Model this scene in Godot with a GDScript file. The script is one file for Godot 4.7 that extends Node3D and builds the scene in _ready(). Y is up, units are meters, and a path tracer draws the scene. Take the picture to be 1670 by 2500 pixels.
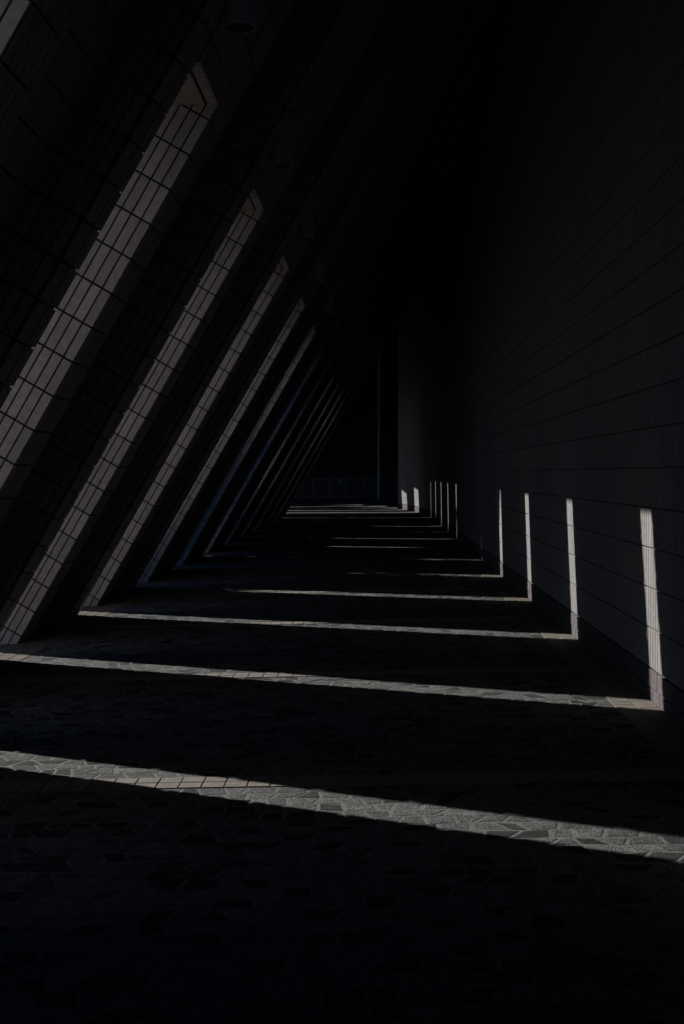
extends Node3D
# A dark tiled colonnade: a leaning row of piers on the left, a tiled wall on
# the right, low sun through the slots between the piers. Depth runs along -Z.

const TILT := PI / 6.0            # lean of the piers
const PITCH := 3.63               # distance from pier to pier
const FIRST := 9.07               # depth of the lit jamb of pier 1
const GAP := 1.0                  # width of the opening in front of each pier
const NARROW := 0.79              # the openings of the middle bays
const THICK := 0.92               # thickness of the piers, square to their face
const FOOT_X := -3.52
const WALL_X := 1.872
const FALL := 0.0237              # cross fall of the floor, down to the left
const ROW := 0.2737               # tile course
const COL := 0.078                # tile width with its joint
const TOP := 11.9                 # length of the piers along their lean
const HEAD := 4.861               # where the opening's head meets the inner face
const BEND := 45.0                # the corridor starts to bend to the left here

var rng := RandomNumberGenerator.new()
var M := {}
var tile_mats: Array = []
var pier_mats: Array = []
var beige_mats: Array = []
var pink_mats: Array = []
var used := {}

# ---------------------------------------------------------------- helpers
func numbered(called: String) -> String:
	var n: int = used.get(called, 0)
	used[called] = n + 1
	return called if n == 0 else "%s_%03d" % [called, n]

func tag(o: Node, label := "", category := "", group := "", kind := "") -> Node:
	if label: o.set_meta("label", label)
	if category: o.set_meta("category", category)
	if group: o.set_meta("group", group)
	if kind: o.set_meta("kind", kind)
	return o

func thing(called: String, label: String, category: String, where := Vector3.ZERO, group := "") -> Node3D:
	var o := Node3D.new()
	o.name = numbered(called)
	add_child(o, true)
	o.position = where
	tag(o, label, category, group)
	return o

func part(called: String, mesh: Mesh, mat: Material, parent: Node, xf := Transform3D.IDENTITY) -> MeshInstance3D:
	var o := MeshInstance3D.new()
	o.name = numbered(called) if parent == self else called
	o.mesh = mesh
	o.material_override = mat
	o.transform = xf
	parent.add_child(o, true)
	return o

func many(called: String, mesh: Mesh, mat: Material, parent: Node, xfs: Array, colours: Array) -> MultiMeshInstance3D:
	var mm := MultiMesh.new()
	mm.transform_format = MultiMesh.TRANSFORM_3D
	mm.use_colors = true
	mm.mesh = mesh
	mm.instance_count = xfs.size()
	for i in xfs.size():
		mm.set_instance_transform(i, xfs[i])
		mm.set_instance_color(i, colours[i])
	var o := MultiMeshInstance3D.new()
	o.name = called
	o.multimesh = mm
	o.material_override = mat
	parent.add_child(o, true)
	o.set_meta("kind", "stuff")
	return o

func quad(st: SurfaceTool, a: Vector3, b: Vector3, c: Vector3, d: Vector3) -> void:
	# front face seen with a, b, c, d clockwise
	st.add_vertex(a); st.add_vertex(b); st.add_vertex(c)
	st.add_vertex(a); st.add_vertex(c); st.add_vertex(d)

func begin() -> SurfaceTool:
	var st := SurfaceTool.new()
	st.begin(Mesh.PRIMITIVE_TRIANGLES)
	st.set_smooth_group(-1)
	return st

func finish(st: SurfaceTool) -> ArrayMesh:
	st.generate_normals()
	return st.commit()

func box_to(st: SurfaceTool, lo: Vector3, hi: Vector3) -> void:
	var p := func(i: int) -> Vector3: return Vector3(hi.x if i & 1 else lo.x, hi.y if i & 2 else lo.y, hi.z if i & 4 else lo.z)
	quad(st, p.call(4), p.call(6), p.call(7), p.call(5))
	quad(st, p.call(1), p.call(3), p.call(2), p.call(0))
	quad(st, p.call(5), p.call(7), p.call(3), p.call(1))
	quad(st, p.call(0), p.call(2), p.call(6), p.call(4))
	quad(st, p.call(6), p.call(2), p.call(3), p.call(7))
	quad(st, p.call(0), p.call(4), p.call(5), p.call(1))

func box(lo: Vector3, hi: Vector3) -> ArrayMesh:
	var st := begin()
	box_to(st, lo, hi)
	return finish(st)

# a flat prism: polygon in the x/y plane (counter-clockwise seen from +z), from z0 up to z1
func prism_to(st: SurfaceTool, poly: PackedVector2Array, z0: float, z1: float, turn := Basis.IDENTITY) -> void:
	var idx := Geometry2D.triangulate_polygon(poly)
	var area := 0.0
	for i in poly.size():
		area += poly[i].cross(poly[(i + 1) % poly.size()])
	var ring := poly.duplicate()
	if area < 0.0: ring.reverse()
	for i in range(0, idx.size(), 3):
		var a := poly[idx[i]]
		var b := poly[idx[i + 1]]
		var c := poly[idx[i + 2]]
		if (b - a).cross(c - a) > 0.0:
			var t := b; b = c; c = t
		for q in [a, b, c]: st.add_vertex(turn * Vector3(q.x, q.y, z1))
		for q in [a, c, b]: st.add_vertex(turn * Vector3(q.x, q.y, z0))
	for i in ring.size():
		var a := ring[i]
		var b := ring[(i + 1) % ring.size()]
		quad(st, turn * Vector3(a.x, a.y, z0), turn * Vector3(a.x, a.y, z1), turn * Vector3(b.x, b.y, z1), turn * Vector3(b.x, b.y, z0))

# a tile lying in the x/y plane, centred, its face at z = 0 and its back at -t, with worn edges
func tile_mesh(w: float, h: float, t: float, bevel: float) -> ArrayMesh:
	var st := begin()
	var o := [Vector2(-w / 2, -h / 2), Vector2(-w / 2, h / 2), Vector2(w / 2, h / 2), Vector2(w / 2, -h / 2)]
	var n := []
	for q in o: n.append(Vector2(q.x - signf(q.x) * bevel, q.y - signf(q.y) * bevel))
	quad(st, Vector3(n[0].x, n[0].y, 0), Vector3(n[1].x, n[1].y, 0), Vector3(n[2].x, n[2].y, 0), Vector3(n[3].x, n[3].y, 0))
	for i in 4:
		var j := (i + 1) % 4
		quad(st, Vector3(o[i].x, o[i].y, -bevel), Vector3(o[j].x, o[j].y, -bevel), Vector3(n[j].x, n[j].y, 0), Vector3(n[i].x, n[i].y, 0))
		quad(st, Vector3(o[i].x, o[i].y, -t), Vector3(o[j].x, o[j].y, -t), Vector3(o[j].x, o[j].y, -bevel), Vector3(o[i].x, o[i].y, -bevel))
	return finish(st)

# surface of revolution round y; profile of (radius, height) from bottom to top
func lathe(profile: Array, sides: int) -> ArrayMesh:
	var st := begin()
	st.set_smooth_group(0)
	for i in profile.size() - 1:
		st.set_smooth_group(i)
		for k in sides:
			var a0 := TAU * k / sides
			var a1 := TAU * (k + 1) / sides
			var p: Vector2 = profile[i]
			var q: Vector2 = profile[i + 1]
			quad(st, Vector3(p.x * cos(a0), p.y, p.x * sin(a0)), Vector3(q.x * cos(a0), q.y, q.x * sin(a0)),
				Vector3(q.x * cos(a1), q.y, q.x * sin(a1)), Vector3(p.x * cos(a1), p.y, p.x * sin(a1)))
	return finish(st)

func bend(depth: float) -> float:
	return 0.0 if depth < BEND else -0.0067 * (depth - BEND) * (depth - BEND)

func floor_y(x: float) -> float:
	return FALL * x

# ---------------------------------------------------------------- materials
func grain_image(size: int, fine: float, coarse: float, pits: float, pit_dark: float) -> ImageTexture:
	var noise := FastNoiseLite.new()
	noise.seed = 11 + size + int(fine * 1000.0)
	noise.noise_type = FastNoiseLite.TYPE_SIMPLEX
	noise.frequency = 0.02
	noise.fractal_octaves = 4
	var soft := noise.get_seamless_image(size, size)
	soft.convert(Image.FORMAT_L8)
	var src := soft.get_data()
	var out := PackedByteArray()
	out.resize(size * size)
	for i in size * size:
		var v := 1.0 - fine * rng.randf() - coarse * (1.0 - src[i] / 255.0)
		if rng.randf() < pits: v *= pit_dark
		out[i] = int(clampf(v, 0.0, 1.0) * 255.0)
	# pits are a few pixels wide
	return ImageTexture.create_from_image(Image.create_from_data(size, size, false, Image.FORMAT_L8, out))

func relief(frequency: float, strength: float) -> NoiseTexture2D:
	var n := FastNoiseLite.new()
	n.seed = 5
	n.frequency = frequency
	n.fractal_octaves = 5
	var t := NoiseTexture2D.new()
	t.width = 512; t.height = 512
	t.seamless = true
	t.as_normal_map = true
	t.bump_strength = strength
	t.noise = n
	return t

func surface(colour: Color, rough: float, grain: Texture2D, period: float, bump: Texture2D = null, bump_scale := 0.5, tinted := false) -> StandardMaterial3D:
	var m := StandardMaterial3D.new()
	m.albedo_color = colour.linear_to_srgb()
	m.roughness = rough
	m.uv1_triplanar = true
	m.uv1_world_triplanar = true
	m.uv1_scale = Vector3.ONE / period
	if grain: m.albedo_texture = grain
	if bump:
		m.normal_enabled = true
		m.normal_texture = bump
		m.normal_scale = bump_scale
	m.vertex_color_use_as_albedo = tinted
	return m

func make_materials() -> void:
	var ceramic := grain_image(512, 0.12, 0.13, 0.007, 0.45)
	var granite := grain_image(256, 0.74, 0.14, 0.03, 0.35)
	var gravelly := grain_image(256, 0.42, 0.2, 0.02, 0.5)
	var wavy := relief(0.012, 3.0)
	var rough := relief(0.09, 9.0)
	M.tile = surface(Color(1, 1, 1), 0.62, ceramic, 0.9, wavy, 0.35, true)
	M.stone = surface(Color(1, 1, 1), 0.9, granite, 0.72, rough, 0.35, true)
	M.stone.metallic_specular = 0.2
	M.border = surface(Color(1, 1, 1), 0.9, gravelly, 0.6, rough, 0.3, true)
	M.border.metallic_specular = 0.25
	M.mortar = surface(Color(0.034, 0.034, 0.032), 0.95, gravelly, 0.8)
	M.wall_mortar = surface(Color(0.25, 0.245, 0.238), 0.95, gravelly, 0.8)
	M.pier_plain = surface(Color(0.37, 0.35, 0.345), 0.65, ceramic, 0.9, wavy, 0.35)
	M.floor_mortar = surface(Color(0.175, 0.175, 0.165), 0.95, gravelly, 0.5, rough, 0.6)
	M.plaza = surface(Color(0.09, 0.088, 0.086), 0.9, gravelly, 1.7)
	M.concrete = surface(Color(0.06, 0.06, 0.06), 0.9, ceramic, 1.3)
	M.steel = surface(Color(0.22, 0.225, 0.23), 0.4, null, 1.0)
	M.steel.metallic = 0.6
	M.housing = surface(Color(0.30, 0.36, 0.38), 0.45, null, 1.0)
	M.dark_steel = surface(Color(0.08, 0.085, 0.085), 0.5, null, 1.0)
	M.glass = surface(Color(0.10, 0.16, 0.15), 0.12, null, 1.0)
	M.window = surface(Color(0.04, 0.055, 0.075), 0.1, null, 1.0)
	M.notice = surface(Color(0.12, 0.24, 0.34), 0.6, null, 1.0)
	M.column = surface(Color(0.55, 0.55, 0.55), 0.6, ceramic, 1.0)
	M.bark = surface(Color(0.09, 0.07, 0.05), 0.95, gravelly, 0.6)
	M.leaf = surface(Color(0.05, 0.085, 0.03), 0.6, null, 1.0, null, 0.5, true)
	M.leaf.cull_mode = BaseMaterial3D.CULL_DISABLED
	for i in 7: tile_mats.append(surface(tile_colour(), 0.62, ceramic, 0.9, wavy, 0.35))
	for i in 11: pier_mats.append(surface(pier_colour(), 0.62, ceramic, 0.9, wavy, 0.35))
	for i in 5: beige_mats.append(surface(beige_colour(), 0.9, gravelly, 0.6, rough, 0.3))
	for i in 5: pink_mats.append(surface(pink_colour(), 0.8, granite, 0.5, rough, 0.4))

func tile_colour() -> Color:
	var v := rng.randf_range(0.88, 1.10)
	var warm := rng.randf_range(-0.01, 0.018)
	return Color(0.254 * v + warm, 0.247 * v, 0.244 * v - warm * 0.5)

func pier_colour() -> Color:
	var v := rng.randf_range(0.84, 1.12)
	var warm := rng.randf_range(-0.008, 0.024)
	return Color(0.395 * v + warm, 0.36 * v, 0.345 * v - warm * 0.5)

func beige_colour() -> Color:
	var v := rng.randf_range(0.85, 1.1)
	var warm := rng.randf_range(-0.008, 0.014)
	return Color(0.235 * v + warm, 0.204 * v, 0.168 * v - warm)

func pink_colour() -> Color:
	var v := rng.randf_range(0.9, 1.08)
	return Color(0.25 * v, 0.215 * v, 0.225 * v)

func stone_colour() -> Color:
	var v := rng.randf_range(0.185, 0.31)
	if rng.randf() < 0.26: v = rng.randf_range(0.065, 0.115)
	return Color(v, v * 1.01, v * 1.0)

# ---------------------------------------------------------------- piers
# Pier frame: x into the corridor, y up along the lean, z towards the camera; its
# lit jamb lies at z = 0, the pier runs back to z = -(PITCH - GAP).
const LIP_NEAR := 0.51
const LIP_FAR := 0.27
const NICHE := 0.45
const DEEP := 0.02                # depth of the joints
const BACK := 0.03                # thickness of the tiles

var tile_jamb: ArrayMesh
var tile_wall: ArrayMesh

# transforms of a field of tiles; frame: origin at the corner, across and along unit vectors, face normal
func field(origin: Vector3, across: Vector3, along: Vector3, width: float, from: float, to: float, first_row: float, start := 0.0) -> Array:
	var out := []
	var basis := Basis(across, along, across.cross(along))
	var n := int(floor((width - start) / COL + 0.35))
	var row := first_row
	while row < to:
		if row > from - ROW:
			for c in n:
				out.append([c, Transform3D(basis, origin + across * (start + (c + 0.5) * COL) + along * (row + ROW / 2))])
		row += ROW
	return out

func make_pier(near: bool, jamb_columns: int, niche_columns: int, gap := GAP, long := PITCH - GAP) -> Node3D:
	var o := Node3D.new()
	o.name = "leaning_pier"
	o.rotation.z = -TILT
	var d := DEEP
	# core: the cross-section in x (towards the corridor) and z
	var lip := -LIP_NEAR
	var far_lip := -(long - LIP_FAR)
	var r := 0.07
	var poly := PackedVector2Array([
		Vector2(-d, -d), Vector2(-d, lip + d), Vector2(-NICHE - d, lip + d), Vector2(-NICHE - d, far_lip - d),
		Vector2(-d - r, far_lip - d), Vector2(-d - r * 0.3, far_lip - d - r * 0.3), Vector2(-d, far_lip - d - r), Vector2(-d, -long + d), Vector2(-THICK + d, -long + d), Vector2(-THICK + d, -d)])
	# in the polygon's plane (x, z) -> world (x, y, z): turn so that the extrusion runs along y
	var st := begin()
	prism_to(st, poly, -TOP, 0.9, Basis(Vector3(1, 0, 0), Vector3(0, 0, 1), Vector3(0, -1, 0)))
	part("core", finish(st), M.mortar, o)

	var row0 := 0.087 - 3 * ROW
	var low := -0.6
	var xs := []
	# camera-facing jamb (z = 0), columns counted from the inner edge
	var jamb := field(Vector3(0, 0, 0), Vector3(-1, 0, 0), Vector3(0, 1, 0), THICK, low, HEAD + 0.35, row0)
	for q in jamb:
		# face towards +z: flip the basis so that the tile looks at the camera
		var t: Transform3D = q[1]
		t.basis = Basis(Vector3(1, 0, 0), Vector3(0, 1, 0), Vector3(0, 0, 1))
		if near and q[0] < jamb_columns and t.origin.y > -0.1:
			t.basis = t.basis * Basis.from_euler(Vector3(rng.randfn(), rng.randfn(), rng.randfn() * 0.6) * 0.0045)
			t.origin.z += rng.randf_range(-0.0015, 0.001)
			part("jamb_tile", tile_jamb, pier_mats[rng.randi() % pier_mats.size()], o, t)
		else: xs.append(t)
	# jamb facing away, lit by the sun
	for q in field(Vector3(0, 0, -long), Vector3(-1, 0, 0), Vector3(0, 1, 0), THICK, low, HEAD + 0.35, row0):
		var t: Transform3D = q[1]
		t.basis = Basis(Vector3(-1, 0, 0), Vector3(0, 1, 0), Vector3(0, 0, -1))
		xs.append(t)
	# inner face lips and the back of the niche (all look into the corridor, +x)
	var inward := Basis(Vector3(0, 0, -1), Vector3(0, 1, 0), Vector3(1, 0, 0))
	for strip in [[0.0, -0.033, LIP_NEAR - 0.033], [-NICHE, lip, long - LIP_NEAR - LIP_FAR], [0.0, far_lip - 0.075, LIP_FAR - 0.075 - 0.033]]:
		for q in field(Vector3(strip[0], 0, strip[1]), Vector3(0, 0, -1), Vector3(0, 1, 0), strip[2], low, TOP, row0):
			var t: Transform3D = q[1]
			t.basis = inward
			xs.append(t)
	# niche cheeks: the one that looks at the camera, and the one that looks away
	for q in field(Vector3(-0.075, 0, far_lip), Vector3(-1, 0, 0), Vector3(0, 1, 0), NICHE - 0.075, low, TOP, row0):
		var t: Transform3D = q[1]
		t.basis = Basis.IDENTITY
		if near and q[0] < niche_columns and t.origin.y > -0.1 and t.origin.y < 6.0:
			part("niche_tile", tile_jamb, pier_mats[rng.randi() % pier_mats.size()], o, t)
		else: xs.append(t)
	# the rounded arris of the niche: one tile turned 45 degrees in each course
	var arris := Basis(Vector3(0, 1, 0), PI / 4)
	var y := row0
	while y < TOP:
		xs.append(Transform3D(arris, Vector3(-0.026, y + ROW / 2, far_lip - 0.026)))
		y += ROW
	for q in field(Vector3(0, 0, lip), Vector3(-1, 0, 0), Vector3(0, 1, 0), NICHE, low, TOP, row0, 0.033):
		var t: Transform3D = q[1]
		t.basis = Basis(Vector3(-1, 0, 0), Vector3(0, 1, 0), Vector3(0, 0, -1))
		xs.append(t)
	var cs := []
	for i in xs.size(): cs.append(pier_colour())
	many("face_tiles", tile_jamb, M.tile, o, xs, cs)

	# the lintel over the opening in front of this pier, with a level soffit
	var drop := THICK * tan(TILT)
	var lp := PackedVector2Array([Vector2(-d, HEAD - d * tan(TILT) + d), Vector2(-d, TOP - 0.05), Vector2(-THICK + d, TOP - 0.05), Vector2(-THICK + d, HEAD - drop + d)])
	st = begin()
	prism_to(st, lp, -d + 0.001, gap + d - 0.001)
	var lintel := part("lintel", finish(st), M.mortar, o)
	xs = []
	for q in field(Vector3(0, 0, gap - 0.03), Vector3(0, 0, -1), Vector3(0, 1, 0), gap - 0.06, HEAD + ROW, TOP, row0):
		var t: Transform3D = q[1]
		t.basis = inward
		if t.origin.y - ROW / 2 > HEAD + 0.0: xs.append(t)
	# soffit: level, tiles run away from the inner edge
	var level := Vector3(-cos(TILT), -sin(TILT), 0)      # outwards along the level soffit, in the pier frame
	var under := Vector3(sin(TILT), -cos(TILT), 0)       # straight down
	var across := Vector3(0, 0, 1)
	var nz := int(floor(gap / COL))
	var reach := THICK / cos(TILT)
	var s := 0.085
	while s + ROW < reach + 0.01:
		for c in nz:
			xs.append(Transform3D(Basis(across, level, across.cross(level)), Vector3(0, HEAD, 0) + level * (s + ROW / 2) + Vector3(0, 0, 0.01 + (c + 0.5) * COL)))
		s += ROW
	cs = []
	for i in xs.size(): cs.append(pier_colour())
	many("lintel_tiles", tile_jamb, M.tile, lintel, xs, cs)
	# the narrow row along the soffit's inner edge
	var last := reach - s - 0.012
	var last_tile := tile_mesh(COL - 0.011, last, BACK, 0.002)
	xs = []; cs = []
	for c in nz:
		xs.append(Transform3D(Basis(across, level, across.cross(level)), Vector3(0, HEAD, 0) + level * (s + last / 2) + Vector3(0, 0, 0.01 + (c + 0.5) * COL)))
		cs.append(pier_colour())
	many("edge_tiles", last_tile, M.tile, lintel, xs, cs)
	var edge_tile := tile_mesh(COL - 0.011, 0.072, BACK, 0.002)
	xs = []; cs = []
	for c in nz:
		xs.append(Transform3D(Basis(across, level, across.cross(level)), Vector3(0, HEAD, 0) + level * 0.037 + Vector3(0, 0, 0.01 + (c + 0.5) * COL)))
		cs.append(pier_colour())
	var cut := ROW - fposmod(HEAD - row0, ROW)          # the cut course above the head
	var first_tile := tile_mesh(COL - 0.011, cut - 0.014, BACK, 0.002)
	many("edge_tiles", edge_tile, M.tile, lintel, xs, cs)
	xs = []; cs = []
	for c in int(floor((gap - 0.06) / COL + 0.35)):
		xs.append(Transform3D(inward, Vector3(0, HEAD + cut / 2, gap - 0.03 - (c + 0.5) * COL)))
		cs.append(pier_colour())
	if cut > 0.03: many("cut_tiles", first_tile, M.tile, lintel, xs, cs)
	return o

const ORDINAL := ["first", "second", "third", "fourth", "fifth", "sixth", "seventh", "eighth", "ninth", "tenth", "eleventh", "twelfth", "thirteenth", "fourteenth", "fifteenth", "sixteenth", "seventeenth", "eighteenth", "nineteenth", "twentieth", "twenty-first", "twenty-second", "twenty-third", "twenty-fourth"]

func build_piers() -> void:
	var plain: Node3D = null
	var slim: Node3D = null
	for k in range(0, 24):
		var depth := FIRST + (k - 1) * PITCH
		var o: Node3D
		if k >= 0 and k <= 5:
			o = make_pier(true, 5 if k > 0 else 2, [4, 4, 3, 2, 0, 0][k])
		elif k >= 13:
			# the last bays before the far end stand wider apart
			if k == 13:
				o = make_pier(false, 0, 0, NARROW, 1.48)
			elif slim == null:
				slim = make_pier(false, 0, 0, 2.15, 1.48)
				o = slim
			else:
				o = slim.duplicate()
		elif k == 6:
			o = make_pier(false, 0, 0, GAP, PITCH - NARROW)
		elif plain == null:
			plain = make_pier(false, 0, 0, NARROW, PITCH - NARROW)
			o = plain
		else:
			o = plain.duplicate()
		o.name = numbered("leaning_pier")
		add_child(o, true)
		o.position = Vector3(FOOT_X + bend(depth), floor_y(FOOT_X), -depth)
		var words := ""
		if k == 0: words = "leaning pale tiled pier cut off by the top left corner of the photo"
		elif k == 1: words = "leaning tiled pier with the widest lit jamb, its foot outside the left edge"
		elif k == 2: words = "leaning tiled pier whose lit jamb meets the floor at the left edge of the photo"
		elif k > 2: words = "leaning tiled pier on the left, %s lit jamb counted from the nearest" % ORDINAL[k]
		tag(o, words, "pier", "leaning tiled piers along the corridor")

# ---------------------------------------------------------------- right wall
func build_wall() -> void:
	var w := thing("tiled_wall", "tall vertical tiled wall on the right with three pale sun stripes above a pinkish base", "wall", Vector3(WALL_X, 0, 0))
	var base_top := 0.263
	# wall frame: face towards -x; tiles look at -x
	var look := Basis(Vector3(0, 0, 1), Vector3(0, 1, 0), Vector3(-1, 0, 0))
	part("core", box(Vector3(DEEP, -0.3, -BEND - 0.5), Vector3(0.6, 9.75, 10.6)), M.wall_mortar, w)
	var xs := []
	var cs := []
	var z0 := -10.2
	while z0 < BEND:
		for r in 34:
			var at := Vector3(0, base_top + 0.001 + (r + 0.5) * ROW, -(z0 + COL / 2))
			if z0 > 7.95 and z0 < 9.75 and r < 12:
				part("wall_tile", tile_wall, tile_mats[rng.randi() % tile_mats.size()], w, Transform3D(look, at))
			else:
				xs.append(Transform3D(look, at))
				cs.append(tile_colour())
		z0 += COL
	many("wall_tiles", tile_wall, M.tile, w, xs, cs)
	base_tiles(w, -10.2, BEND, 40)

func base_tiles(w: Node3D, from: float, to: float, most: int) -> void:
	var look := Basis(Vector3(0, 0, 1), Vector3(0, 1, 0), Vector3(-1, 0, 0))
	var long := 0.203
	var floor_here := floor_y(WALL_X)
	var low := tile_mesh(long - 0.007, 0.08, BACK, 0.002)
	var high := tile_mesh(long - 0.007, 0.263 - floor_here - 0.087 - 0.012, BACK, 0.002)
	for pick in [[low, floor_here + 0.042, "lower"], [high, (0.263 + floor_here + 0.087) / 2 - 0.002, "upper"]]:
		var xs := []
		var cs := []
		var z0: float = from + (0.07 if pick[2] == "upper" else 0.0)
		while z0 < to - long:
			var xf := Transform3D(look, Vector3(-0.004 + rng.randf_range(-0.001, 0.001), pick[1], -(z0 + long / 2)))
			if most > 0 and z0 > 7.4 and z0 < 7.4 + most * long:
				part("base_tile", pick[0], pink_mats[rng.randi() % pink_mats.size()], w, xf)
			else:
				xs.append(xf)
				cs.append(pink_colour())
			z0 += long
		many("base_tiles", pick[0], M.border, w, xs, cs)

# the wall follows the bend beyond the straight run, in flat facets
func build_bent_wall() -> void:
	var w := thing("bent_wall", "far end of the right wall, bending left and catching two short bright patches", "wall", Vector3.ZERO)
	var depth := BEND
	while depth < 57.0:
		var step := 2.0
		var nxt := minf(depth + step, 57.2)
		var a := Vector3(WALL_X + bend(depth), 0, -depth)
		var b := Vector3(WALL_X + bend(nxt), 0, -nxt)
		var dir := (b - a).normalized()
		var len := a.distance_to(b)
		var inward := Vector3(0, 1, 0).cross(dir)
		if inward.x > 0: inward = -inward
		var panel := Node3D.new()
		panel.name = "wall_panel"
		w.add_child(panel, true)
		panel.transform = Transform3D(Basis(dir, Vector3.UP, dir.cross(Vector3.UP)), a)
		var away := 1.0 if (panel.transform.basis.z.dot(inward) < 0) else -1.0
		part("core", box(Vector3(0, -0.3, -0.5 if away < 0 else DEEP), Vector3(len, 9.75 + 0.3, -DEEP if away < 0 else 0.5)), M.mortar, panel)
		var look := Basis(Vector3(-away, 0, 0), Vector3.UP, Vector3(0, 0, -away))
		var xs := []
		var cs := []
		for c in int(len / COL):
			for r in 34:
				xs.append(Transform3D(look, Vector3((c + 0.5) * COL, 0.264 + (r + 0.5) * ROW, 0)))
				cs.append(tile_colour())
		many("wall_tiles", tile_wall, M.tile, panel, xs, cs)
		xs = []; cs = []
		var bt := tile_mesh(0.196, 0.2, BACK, 0.002)
		for c in int(len / 0.2):
			xs.append(Transform3D(look, Vector3((c + 0.5) * 0.2, 0.14, away * -0.004)))
			cs.append(pink_colour())
		many("base_tiles", bt, M.border, panel, xs, cs)
		depth = nxt

# ---------------------------------------------------------------- floor
var floor_node: MeshInstance3D
const BAND := 6.66               # a cross band of square tiles at the foot of every bay
const LEFT_EDGE := -3.16
const RIGHT_EDGE := 1.59

func boundary(noise: FastNoiseLite, r: int, x: float) -> float:
	return noise.get_noise_2d(x * 60.0, r * 37.0) * 0.055

func add_stone(st: SurfaceTool, p: Array, y: float, colour: Color, slope: Vector2) -> void:
	# p: corners in order (near-left, far-left, far-right, near-right) as Vector2(x, depth)
	var mid: Vector2 = (p[0] + p[1] + p[2] + p[3]) / 4.0
	st.set_color(colour)
	var top := []
	var rim := []
	var low := []
	for q in p:
		var v: Vector2 = mid + (q - mid) * (1.0 - 0.012 / maxf((q - mid).length(), 0.02))
		var lift: float = y + (v - mid).dot(slope)
		top.append(Vector3(v.x, lift, -v.y))
		rim.append(Vector3(q.x, lift - 0.003, -q.y))
		low.append(Vector3(q.x, -0.02, -q.y))
	quad(st, top[0], top[1], top[2], top[3])
	for i in 4:
		var j := (i + 1) % 4
		quad(st, rim[i], rim[j], top[j], top[i])
		quad(st, low[i], low[j], rim[j], rim[i])

func inset(p: Array, d: float) -> Array:
	# moves the four sides inwards by d
	var out := []
	for i in 4:
		var a: Vector2 = p[(i + 3) % 4]
		var b: Vector2 = p[i]
		var c: Vector2 = p[(i + 1) % 4]
		var u := (a - b).normalized()
		var v := (c - b).normalized()
		var s := maxf(absf(u.cross(v)), 0.35)
		out.append(b + (u + v) * d / s)
	return out

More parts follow.
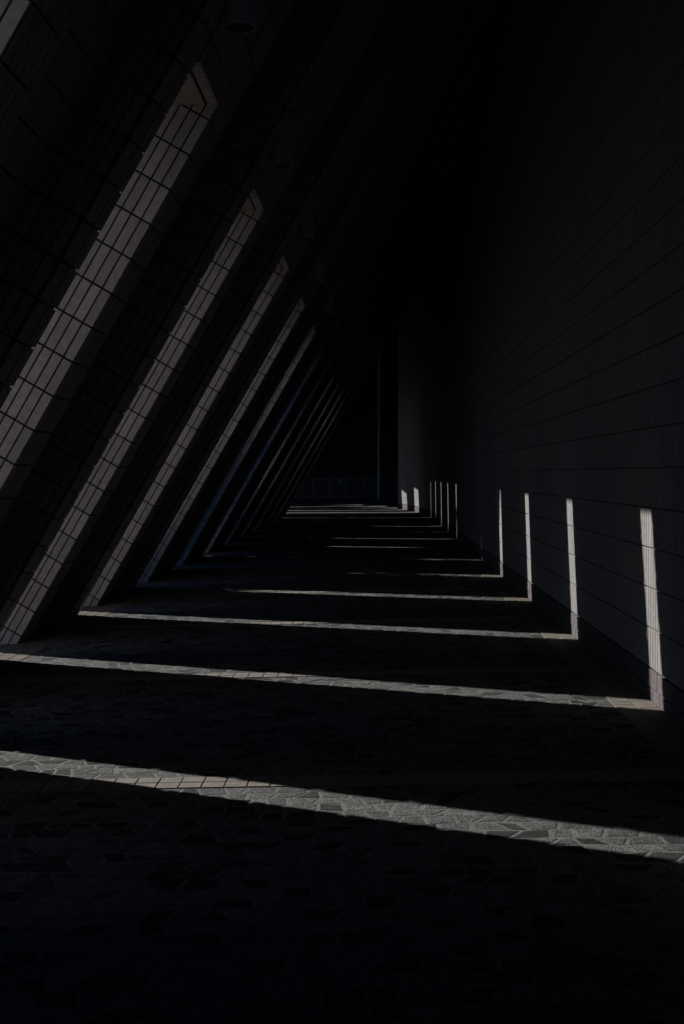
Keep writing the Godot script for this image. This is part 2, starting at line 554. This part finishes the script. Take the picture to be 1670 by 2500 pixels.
func build_floor() -> void:
	floor_node = part("floor", box(Vector3(-4.62, -0.34, -92), Vector3(2.3, 0, 11)), M.floor_mortar, self)
	floor_node.rotation.z = atan(FALL)
	tag(floor_node, "", "", "", "structure")
	var noise := FastNoiseLite.new()
	noise.seed = 21
	noise.frequency = 0.05
	var rest := begin()
	var singles := []
	var row := 0
	var depth := BAND - 2 * PITCH
	var bay := 0
	while depth < 70.0:
		# a band of square tiles, then stones up to the next band
		var z := depth + 0.236
		var rows := 27
		var deep := (PITCH - 0.236) / rows
		for r in rows:
			var z0 := z + r * deep
			var shift := bend(z0)
			var x := LEFT_EDGE
			var skew0 := 0.0
			while x < RIGHT_EDGE - 0.001:
				var wide := rng.randf_range(0.085, 0.165)
				var nx := x + wide
				var skew1 := rng.randf_range(-0.042, 0.042)
				if nx > RIGHT_EDGE - 0.09:
					nx = RIGHT_EDGE
					skew1 = 0.0
				var b0 := 0 if r == 0 else 1
				var b1 := 0 if r == rows - 1 else 1
				var k := row + r
				var p := [
					Vector2(x + skew0 + shift, z0 + b0 * boundary(noise, k, x + skew0)),
					Vector2(x - skew0 + shift, z0 + deep + b1 * boundary(noise, k + 1, x - skew0)),
					Vector2(nx - skew1 + shift, z0 + deep + b1 * boundary(noise, k + 1, nx - skew1)),
					Vector2(nx + skew1 + shift, z0 + b0 * boundary(noise, k, nx + skew1))]
				p = inset(p, rng.randf_range(0.003, 0.0075))
				var colour := stone_colour()
				var lift := rng.randf_range(0.0014, 0.0028)
				var slope := Vector2(rng.randf_range(-0.005, 0.005), rng.randf_range(-0.005, 0.005))
				var px: float = (p[0].x + p[2].x) / 2.0
				var pz: float = (p[0].y + p[2].y) / 2.0
				var inside: bool = pz > 3.9 and absf(px / pz + 0.026) < 0.262
				if inside and singles.size() < 300:
					singles.append(1)
					var one := begin()
					add_stone(one, p, lift, colour, slope)
					part("paving_stone", finish(one), M.stone, floor_node)
				else:
					add_stone(rest, p, lift, colour, slope)
				x = nx
				skew0 = skew1
		row += rows + 3
		depth += PITCH
		bay += 1
	var bulk := part("paving_stones", finish(rest), M.stone, floor_node)
	tag(bulk, "", "", "", "stuff")
	# square beige tiles: cross bands, and the borders along the wall and along the piers
	var cross := tile_mesh(0.1135, 0.112, 0.03, 0.002)
	var along := tile_mesh(0.132, 0.122, 0.03, 0.002)
	var up := Basis(Vector3(1, 0, 0), Vector3(0, 0, -1), Vector3(0, 1, 0))
	var xs := []
	var cs := []
	depth = BAND - 2 * PITCH
	while depth < 70.0:
		var n := int(round((RIGHT_EDGE - LEFT_EDGE) / 0.1187))
		var wide := (RIGHT_EDGE - LEFT_EDGE) / n
		for r in 2:
			for c in n:
				var xf := Transform3D(up, Vector3(LEFT_EDGE + (c + 0.5) * wide + bend(depth), 0.006 + rng.randf_range(-0.001, 0.001), -(depth + (r + 0.5) * 0.118)))
				xf.basis = xf.basis * Basis(Vector3(1, 0, 0), rng.randf_range(-0.006, 0.006))
				if depth > 6.0 and depth < 18.0:
					part("border_tile", cross, beige_mats[rng.randi() % beige_mats.size()], floor_node, xf)
				else:
					xs.append(xf); cs.append(beige_colour())
		depth += PITCH
	many("border_tiles", cross, M.border, floor_node, xs, cs)
	xs = []; cs = []
	depth = -9.9
	while depth < 56.0:
		for c in 2:
			var xf := Transform3D(up, Vector3(RIGHT_EDGE + (c + 0.5) * 0.139 + bend(depth), 0.006 + rng.randf_range(-0.001, 0.001), -(depth + 0.064)))
			if depth > 7.2 and depth < 13.0:
				part("border_tile", along, beige_mats[rng.randi() % beige_mats.size()], floor_node, xf)
			else:
				xs.append(xf); cs.append(beige_colour())
		for c in 10:
			# along the piers, and on through the openings
			if c > 2 and fposmod(depth + 0.064 - FIRST, PITCH) < PITCH - GAP - 0.05: continue
			var xf := Transform3D(up, Vector3(LEFT_EDGE - (c + 0.5) * 0.139 + bend(depth), 0.006 + rng.randf_range(-0.001, 0.001), -(depth + 0.064)))
			xs.append(xf); cs.append(beige_colour())
		depth += 0.128
	many("border_tiles", along, M.border, floor_node, xs, cs)

# ---------------------------------------------------------------- things
func build_lamps() -> void:
	for i in 9:
		var depth := 8.05 + i * PITCH
		var o := thing("cylinder_downlight", "%s hanging cylinder downlight from the front, under the leaning ceiling" % ["first and largest", "second", "third", "fourth", "fifth", "sixth", "seventh", "eighth", "ninth"][i],
			"lamp", Vector3(-0.835 + bend(depth), 4.31, -depth), "cylinder downlights in a row")
		part("housing", lathe([Vector2(0.088, 0.0), Vector2(0.101, 0.0), Vector2(0.103, 0.004), Vector2(0.103, 0.05), Vector2(0.097, 0.053), Vector2(0.097, 0.057), Vector2(0.101, 0.06), Vector2(0.101, 0.5)], 40), M.housing, o)
		part("reflector", lathe([Vector2(0.07, 0.06), Vector2(0.088, 0.0)], 32), M.dark_steel, o)
		part("lens", lathe([Vector2(0.0, 0.045), Vector2(0.072, 0.05)], 32), M.glass, o)

func build_far_end() -> void:
	# enclosing walls far beyond the bend
	var hall := thing("far_building", "dark building wall closing the far end of the corridor, with a bluish window", "building", Vector3(0, 0, -90))
	part("wall", box(Vector3(-40, -0.3, -0.5), Vector3(9, 20, 0)), M.concrete, hall)
	part("side_wall", box(Vector3(7.0, -0.3, 0.01), Vector3(7.5, 12, 32.29)), M.concrete, hall)
	part("roof", box(Vector3(1.95, 9.8, 0.02), Vector3(6.99, 10.1, 32.29)), M.concrete, hall)
	part("roof", box(Vector3(-24, 10.8, 0.02), Vector3(6.98, 11.1, 9.519)), M.concrete, hall)
	part("roof", box(Vector3(-7, 10.8, 9.52), Vector3(6.98, 11.1, 46)), M.concrete, hall)
	part("return_wall", box(Vector3(0.98, -0.3, 32.3), Vector3(7.5, 12, 32.6)), M.concrete, hall)
	var frame := part("window", box(Vector3(-1.75, 5.7, 0.0), Vector3(0.25, 9.5, 0.08)), M.dark_steel, hall)
	for c in 3:
		part("pane", box(Vector3(-1.70 + c * 0.64, 5.76, 0.06), Vector3(-1.70 + c * 0.64 + 0.6, 9.44, 0.1)), M.window, frame)
	var slab := part("pavement", box(Vector3(2.301, -0.3, -92), Vector3(7.2, 0.05, -53.6)), M.floor_mortar, self)
	tag(slab, "", "", "", "structure")

	var post := thing("slender_column", "tall slender pale column standing free at the far end of the corridor", "column", Vector3(0.14, 0, -78))
	part("shaft", lathe([Vector2(0.105, 0.0), Vector2(0.105, 9.3)], 24), M.column, post)
	part("base_plate", lathe([Vector2(0.0, 0.0), Vector2(0.19, 0.0), Vector2(0.19, 0.03), Vector2(0.105, 0.03)], 24), M.steel, post)
	part("collar", lathe([Vector2(0.105, 3.0), Vector2(0.125, 3.0), Vector2(0.125, 3.12), Vector2(0.105, 3.12)], 24), M.steel, post)

	for i in 7:
		var x := -4.92 + i * 1.02
		var where := ["half behind the last leaning pier", "second from the left", "with fine bars, third from the left", "carrying a small blue notice", "left of the slender column", "behind the slender column", "right of the slender column"]
		var o := thing("barrier_panel", "grey barred barrier panel across the far end, %s" % where[i], "barrier", Vector3(x, floor_y(x) - 0.0, -81), "barrier panels across the far end")
		for px in [0.03, 0.97]:
			part("post", box(Vector3(px - 0.02, 0, -0.02), Vector3(px + 0.02, 1.36, 0.02)), M.steel, o)
		part("top_rail", box(Vector3(0.051, 1.30, -0.016), Vector3(0.949, 1.335, 0.016)), M.steel, o)
		part("bottom_rail", box(Vector3(0.051, 0.14, -0.016), Vector3(0.949, 0.175, 0.016)), M.steel, o)
		for b in 8:
			var bx := 0.15 + b * 0.1
			part("bar", box(Vector3(bx - 0.008, 0.176, -0.008), Vector3(bx + 0.008, 1.299, 0.008)), M.steel, o)
	tag(part("notice", box(Vector3(-0.07, 0, 0), Vector3(0.09, 0.40, 0.012)), M.notice, self, Transform3D(Basis.IDENTITY, Vector3(-2.28, 0.86, -80.95))),
		"small blue notice fixed to the barrier at the far end", "notice")

	var lean := thing("leaning_wall", "unbroken leaning wall on the left beside and behind the camera", "wall", Vector3(FOOT_X, floor_y(FOOT_X), 0))
	lean.rotation.z = -TILT
	part("core", box(Vector3(-THICK, -0.9, -(FIRST - PITCH - GAP)), Vector3(-0.001, TOP, 10.6)), M.pier_plain, lean)

func build_trees() -> void:
	var leaf := begin()
	for q in [[Vector3(0, 0, 0), Vector3(0.05, 0.0, 0.045), Vector3(0.13, 0.015, 0), Vector3(0.05, 0.0, -0.045)]]:
		quad(leaf, q[0], q[1], q[2], q[3])
	var leaf_mesh := finish(leaf)
	var spots := [
		# x, depth, crown bottom, crown top, radius, leaves
		[-12.0, 26.3, 1.2, 7.3, 1.7, 3500, "low bushy tree on the plaza, nearest of the row"],
		[-12.0, 30.0, 1.6, 9.5, 1.9, 4800, "slim tree on the plaza, second of the row"],
		[-12.0, 33.5, 2.2, 12.9, 2.5, 11000, "tall broad tree on the plaza, third of the row"],
		[-12.0, 37.5, 2.2, 12.9, 2.5, 11000, "tall broad tree on the plaza, fourth of the row"],
		[-12.0, 40.5, 2.2, 10.6, 2.2, 9000, "slim tree on the plaza beside the tall pair, fifth of the row"],
		[-12.0, 44.1, 2.2, 10.5, 2.2, 9000, "slim tree with a loose crown, sixth of the row"],
		[-12.0, 47.7, 2.2, 10.6, 2.2, 9000, "slim tree on the plaza, seventh of the row"],
		[-12.0, 51.5, 2.2, 11.6, 2.2, 9000, "tall narrow tree on the plaza, eighth of the row"],
		[-14.5, 69.0, 5.0, 10.5, 3.8, 4200, "broad loose tree on the plaza, farthest of the row"]]
	for sp in spots:
		var o := thing("plaza_tree", sp[6], "tree", Vector3(sp[0], -0.25, -sp[1]), "trees on the plaza outside the openings")
		part("trunk", lathe([Vector2(0.2, -0.1), Vector2(0.15, 0.6), Vector2(0.12, sp[2]), Vector2(0.03, sp[3] - 0.8)], 12), M.bark, o)
		var xs := []
		var cs := []
		var clumps := []
		for i in 30:
			var a := rng.randf() * TAU
			var rr: float = sqrt(rng.randf()) * (sp[4] - 0.5)
			var t := rng.randf()
			var squeeze: float = sqrt(maxf(0.0, 1.0 - pow(2.0 * t - 1.0, 2.0))) * 0.75 + 0.25
			clumps.append([Vector3(cos(a) * rr * squeeze, lerpf(sp[2] + 0.5, sp[3] - 0.5, t), sin(a) * rr * squeeze), rng.randf_range(0.5, 0.95)])
		for i in int(sp[5]):
			var c: Array = clumps[rng.randi() % clumps.size()]
			var v: Vector3 = Vector3(rng.randfn(), rng.randfn() * 0.7, rng.randfn()).normalized() * (c[1] * pow(rng.randf(), 0.4))
			var b := Basis.from_euler(Vector3(rng.randf() * TAU, rng.randf() * TAU, rng.randf() * TAU)).scaled(Vector3.ONE * rng.randf_range(1.6, 2.9))
			xs.append(Transform3D(b, c[0] + v))
			var g := rng.randf_range(0.7, 1.3)
			cs.append(Color(g, g, g))
		many("crown", leaf_mesh, M.leaf, o, xs, cs)

# ---------------------------------------------------------------- scene
func _ready() -> void:
	rng.seed = 4711
	# camera: 1.6 m above the floor, turned 1.5 degrees to the left and 1.7 degrees down
	var cam := Camera3D.new()
	cam.name = "camera"
	cam.fov = rad_to_deg(2.0 * atan(1250.0 / 3200.0))
	cam.near = 0.05
	cam.far = 600.0
	cam.position = Vector3(0, 1.6, 0)
	cam.rotation_degrees = Vector3(-1.726, 1.52, 0)
	add_child(cam)
	cam.current = true

	var env := Environment.new()
	env.background_mode = Environment.BG_SKY
	var sm := ProceduralSkyMaterial.new()
	sm.sky_top_color = Color(0.14, 0.33, 0.55)
	sm.sky_horizon_color = Color(0.38, 0.56, 0.72)
	sm.sky_curve = 0.12
	sm.ground_bottom_color = Color(0.10, 0.10, 0.10)
	sm.ground_horizon_color = Color(0.35, 0.40, 0.45)
	sm.sky_energy_multiplier = 0.8
	var sky := Sky.new()
	sky.sky_material = sm
	env.sky = sky
	env.tonemap_mode = Environment.TONE_MAPPER_LINEAR
	env.tonemap_exposure = 1.62
	env.sdfgi_enabled = true
	env.ssao_enabled = true
	env.ssil_enabled = true
	var we := WorldEnvironment.new()
	we.name = "environment"
	we.environment = env
	add_child(we)

	var sun := DirectionalLight3D.new()
	sun.name = "sun"
	sun.light_energy = 1.5
	sun.light_color = Color(1.0, 0.985, 0.965)
	sun.light_angular_distance = 0.5
	sun.shadow_enabled = true
	add_child(sun)
	sun.look_at_from_position(Vector3.ZERO, Vector3(1.0, -0.70, 0.83), Vector3.UP)

	make_materials()
	tile_jamb = tile_mesh(COL - 0.011, ROW - 0.014, BACK, 0.002)
	tile_wall = tile_mesh(COL - 0.0085, ROW - 0.009, BACK, 0.0015)

	var ground := part("ground", box(Vector3(-300, -0.6, -300), Vector3(300, -0.25, 300)), M.plaza, self)
	tag(ground, "", "", "", "structure")
	build_floor()
	build_wall()
	build_bent_wall()
	build_piers()
	build_far_end()
	build_lamps()
	build_trees()
